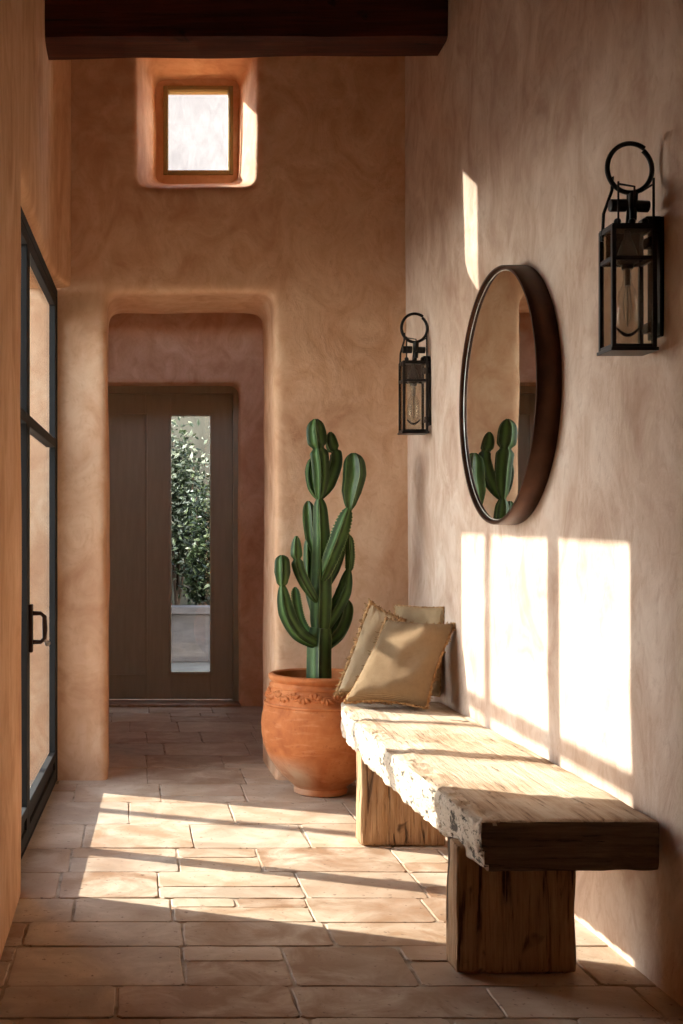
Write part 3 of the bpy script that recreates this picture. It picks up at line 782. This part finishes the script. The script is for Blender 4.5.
    for bb in (((-.04,-.02,.30),(-.010,.02,.33)), ((-.04,-.02,.05),(-.010,.02,.08)), ((-.05,-.03,h+.002),(-.006,.03,h+.03))):
        b = MB(); b.box(*bb); b.build('bracket', M['black_metal'], r, bevel=.003)
    return r
def copy_tree(o, parent=None):
    c = o.copy(); COL.objects.link(c)
    if parent: c.parent = parent
    for ch in [k for k in bpy.data.objects if k.parent == o]: copy_tree(ch, c)
    return c
l1 = lantern((WR+.008, 3.52, 1.876), 'iron wall lantern hung high above the near bench end')
l2 = copy_tree(l1); l2.location = (WR-.010, 6.12, 1.868); l2['label'] = 'iron wall lantern between the end wall corner and the mirror'

# ------------------------------------------------------------------ outdoors behind the brown door
b = MB(); b.box((-.3,15.0,-.1),(4.5,15.25,3.5)); struct(b.build('wall_garden', M['plaster_out'], bevel=.03), 'beige garden wall behind the shrubs', 'wall')
b = MB(); b.box((-3.5,19,-.1),(6,19.4,11)); struct(b.build('wall_neighbour', M['limewash'], smooth=False), 'pale limewashed house wall seen through the high window', 'wall')
planter = bpy.data.objects.new('planter', None); COL.objects.link(planter); planter.location = (1, 13.3, -.03); struct(planter, 'low stone planter wall with capstone outside the brown door', 'planter')
b = MB(); b.box((-.5,13.25,-.03),(3.4,13.5,.50)); b.build('stone_face', M['stone'], planter, bevel=.01)
b = MB(); b.box((-.5,13.18,.50),(3.42,13.56,.585)); b.build('capstone', M['stone'], planter, bevel=.012)
b = MB(); b.box((-.5,13.52,-.03),(3.4,14.98,.46)); struct(b.build('soil_bed', M['soil'], smooth=False))
b = MB(); b.box((-.75,11.6,-.1),(-.55,15.2,1.9)); struct(b.build('wall_shrub_shade', M['plaster_out'], bevel=.03))  # unseen wall added to keep sun off the planter and low leaves
b = MB(); b.box((-.75,9.9,-.1),(-.55,11.6,2.9)); struct(b.build('wall_sun_blocker', M['plaster_out'], bevel=.03))  # unseen side wall added to keep sun out of the door lite
b = MB(); b.box((-.75,9.85,2.9),(1.6,11.3,3.05)); struct(b.build('roof_sun_blocker', M['plaster_out'], bevel=.02))  # unseen slab added to block high sun from the door lite
def shrub(x, y, h, w, n, mat, label, seed, ll=.085, low=-.3):
    rnd = random.Random(seed); r = thing('shrub', label, 'shrub', (x, y, .462), 'shrubs in the planter')
    b = MB(); tips = []
    for k in range(9):
        a = rnd.uniform(0, 6.28); e = Vector((x+math.cos(a)*w*rnd.uniform(.2,.8), y+math.sin(a)*w*.5*rnd.uniform(.2,.8), .45+h*rnd.uniform(.55,.97)))
        s_ = Vector((x+rnd.uniform(-.06,.06), y+rnd.uniform(-.06,.06), .463)); mid = s_.lerp(e, .5)+Vector((rnd.uniform(-.08,.08),rnd.uniform(-.08,.08),.1))
        b.tube([s_, mid, e], [.018,.012,.005], 6); tips += [(mid, e)]
    b.build('stem', M['bark'], r)
    b = MB()
    for k in range(n):
        a, e = rnd.choice(tips); p = a.lerp(e, rnd.uniform(low,1.05)) + Vector((rnd.gauss(0,w*.26), rnd.gauss(0,w*.22), rnd.gauss(0,h*.09)))
        if p.z < .56 or p.y > 14.85 or p.y < 13.65 or p.x < -.4: continue
        d = Vector((rnd.gauss(0,1), rnd.gauss(0,1)-.3, rnd.gauss(.1,.7))).normalized(); l_ = ll*rnd.uniform(.6,1.25); wd = l_*.24
        sd = d.cross(Vector((rnd.gauss(0,1),rnd.gauss(0,1),rnd.gauss(0,1)))).normalized(); up = d.cross(sd)*l_*.08
        b.add([p, p+d*l_*.45+sd*wd+up, p+d*l_, p+d*l_*.45-sd*wd+up, p+d*l_*.5-up], [(0,4,1),(1,4,2),(0,3,4),(3,2,4)], max(.02, rnd.random()**1.5))
    b.build('foliage', mat, r, smooth=False, flip=False)
shrub(.52, 14.45, 2.25, .44, 5200, M['leaf_pale'], 'pale leaved shrub in the stone planter seen through the glass lite', 3)
shrub(.90, 13.95, 1.45, .34, 4200, M['leaf'], 'darker low shrub in front of the pale leaved shrub', 5, .08, -.95)
# unseen post added outside the glazed door to cast a thin wall stripe
post_root = bpy.data.objects.new('stripe_post', None); COL.objects.link(post_root); post_root.location = (-2.5,6.85,0); struct(post_root, 'slim unseen post added outside the glass door to cast a wall stripe', 'stripe_post')
b = MB(); b.box((-2.51,6.80,-.1),(-2.44,6.87,4.4)); b.build('post', M['door_metal'], post_root)

# ------------------------------------------------------------------ light
SUN = Vector((1, -.42, -.63))
def lamp(name, kind, loc, direction, **kw):
    d = bpy.data.lights.new(name, kind)
    for k, v in kw.items(): setattr(d, k, v)
    o = bpy.data.objects.new(name, d); COL.objects.link(o); o.location = loc
    o.rotation_euler = Vector(direction).to_track_quat('-Z', 'Y').to_euler(); return o
lamp('sun', 'SUN', (-8, 11, 8), SUN, energy=7.0, angle=math.radians(.7), color=(1, .94, .86))
wc = Vector((.39, 7.06, 3.73)); dirw = Vector((1, -1.38, -.84)).normalized()
src = wc - dirw*12
lamp('sliver_spot', 'SPOT', src, dirw, energy=9*12*12*math.pi*4, spot_size=math.radians(9), spot_blend=.1, shadow_soft_size=.05, color=(1,.9,.78))  # added spot through the high window, makes the bright sliver on the wall
W = bpy.data.worlds.new('sky'); S.world = W; W.use_nodes = True
nt = W.node_tree; bg = nt.nodes['Background']        # low-sun sky: bright towards the horizon, dim overhead
tc = nt.nodes.new('ShaderNodeTexCoord'); sx = nt.nodes.new('ShaderNodeSeparateXYZ'); nt.links.new(tc.outputs['Generated'], sx.inputs[0])
rp = nt.nodes.new('ShaderNodeValToRGB'); nt.links.new(sx.outputs['Z'], rp.inputs[0]); e = rp.color_ramp.elements
e[0].position = 0; e[0].color = (1.0,.95,.88,1); e[1].position = .75; e[1].color = (.16,.19,.26,1)
q = e.new(.3); q.color = (.62,.66,.72,1)
nt.links.new(rp.outputs[0], bg.inputs[0]); bg.inputs[1].default_value = 7.5

# ------------------------------------------------------------------ camera
cd = bpy.data.cameras.new('camera'); cam = bpy.data.objects.new('camera', cd); COL.objects.link(cam)
cam.location = (0, 0, CAM_H); cam.rotation_euler = (math.pi/2, 0, 0)
cd.sensor_width = 36; cd.lens = 36*1200/1024
cd.shift_x = (341.5-132)/1024; cd.shift_y = (540-512)/1024
cd.clip_start = .05; S.camera = cam

S.cycles.use_denoising = True
try: S.cycles.denoiser = 'OPENIMAGEDENOISE'
except Exception: pass
S.cycles.max_bounces = 14; S.cycles.diffuse_bounces = 10; S.cycles.glossy_bounces = 5; S.cycles.transparent_max_bounces = 16
S.cycles.caustics_reflective = False; S.cycles.caustics_refractive = False
S.view_settings.view_transform = 'Standard'; S.view_settings.look = 'None'
S.view_settings.gamma = 1; S.view_settings.use_curve_mapping = False
S.view_settings.exposure = 1.1
for o in bpy.data.objects:
    if '_local' in o: del o['_local']
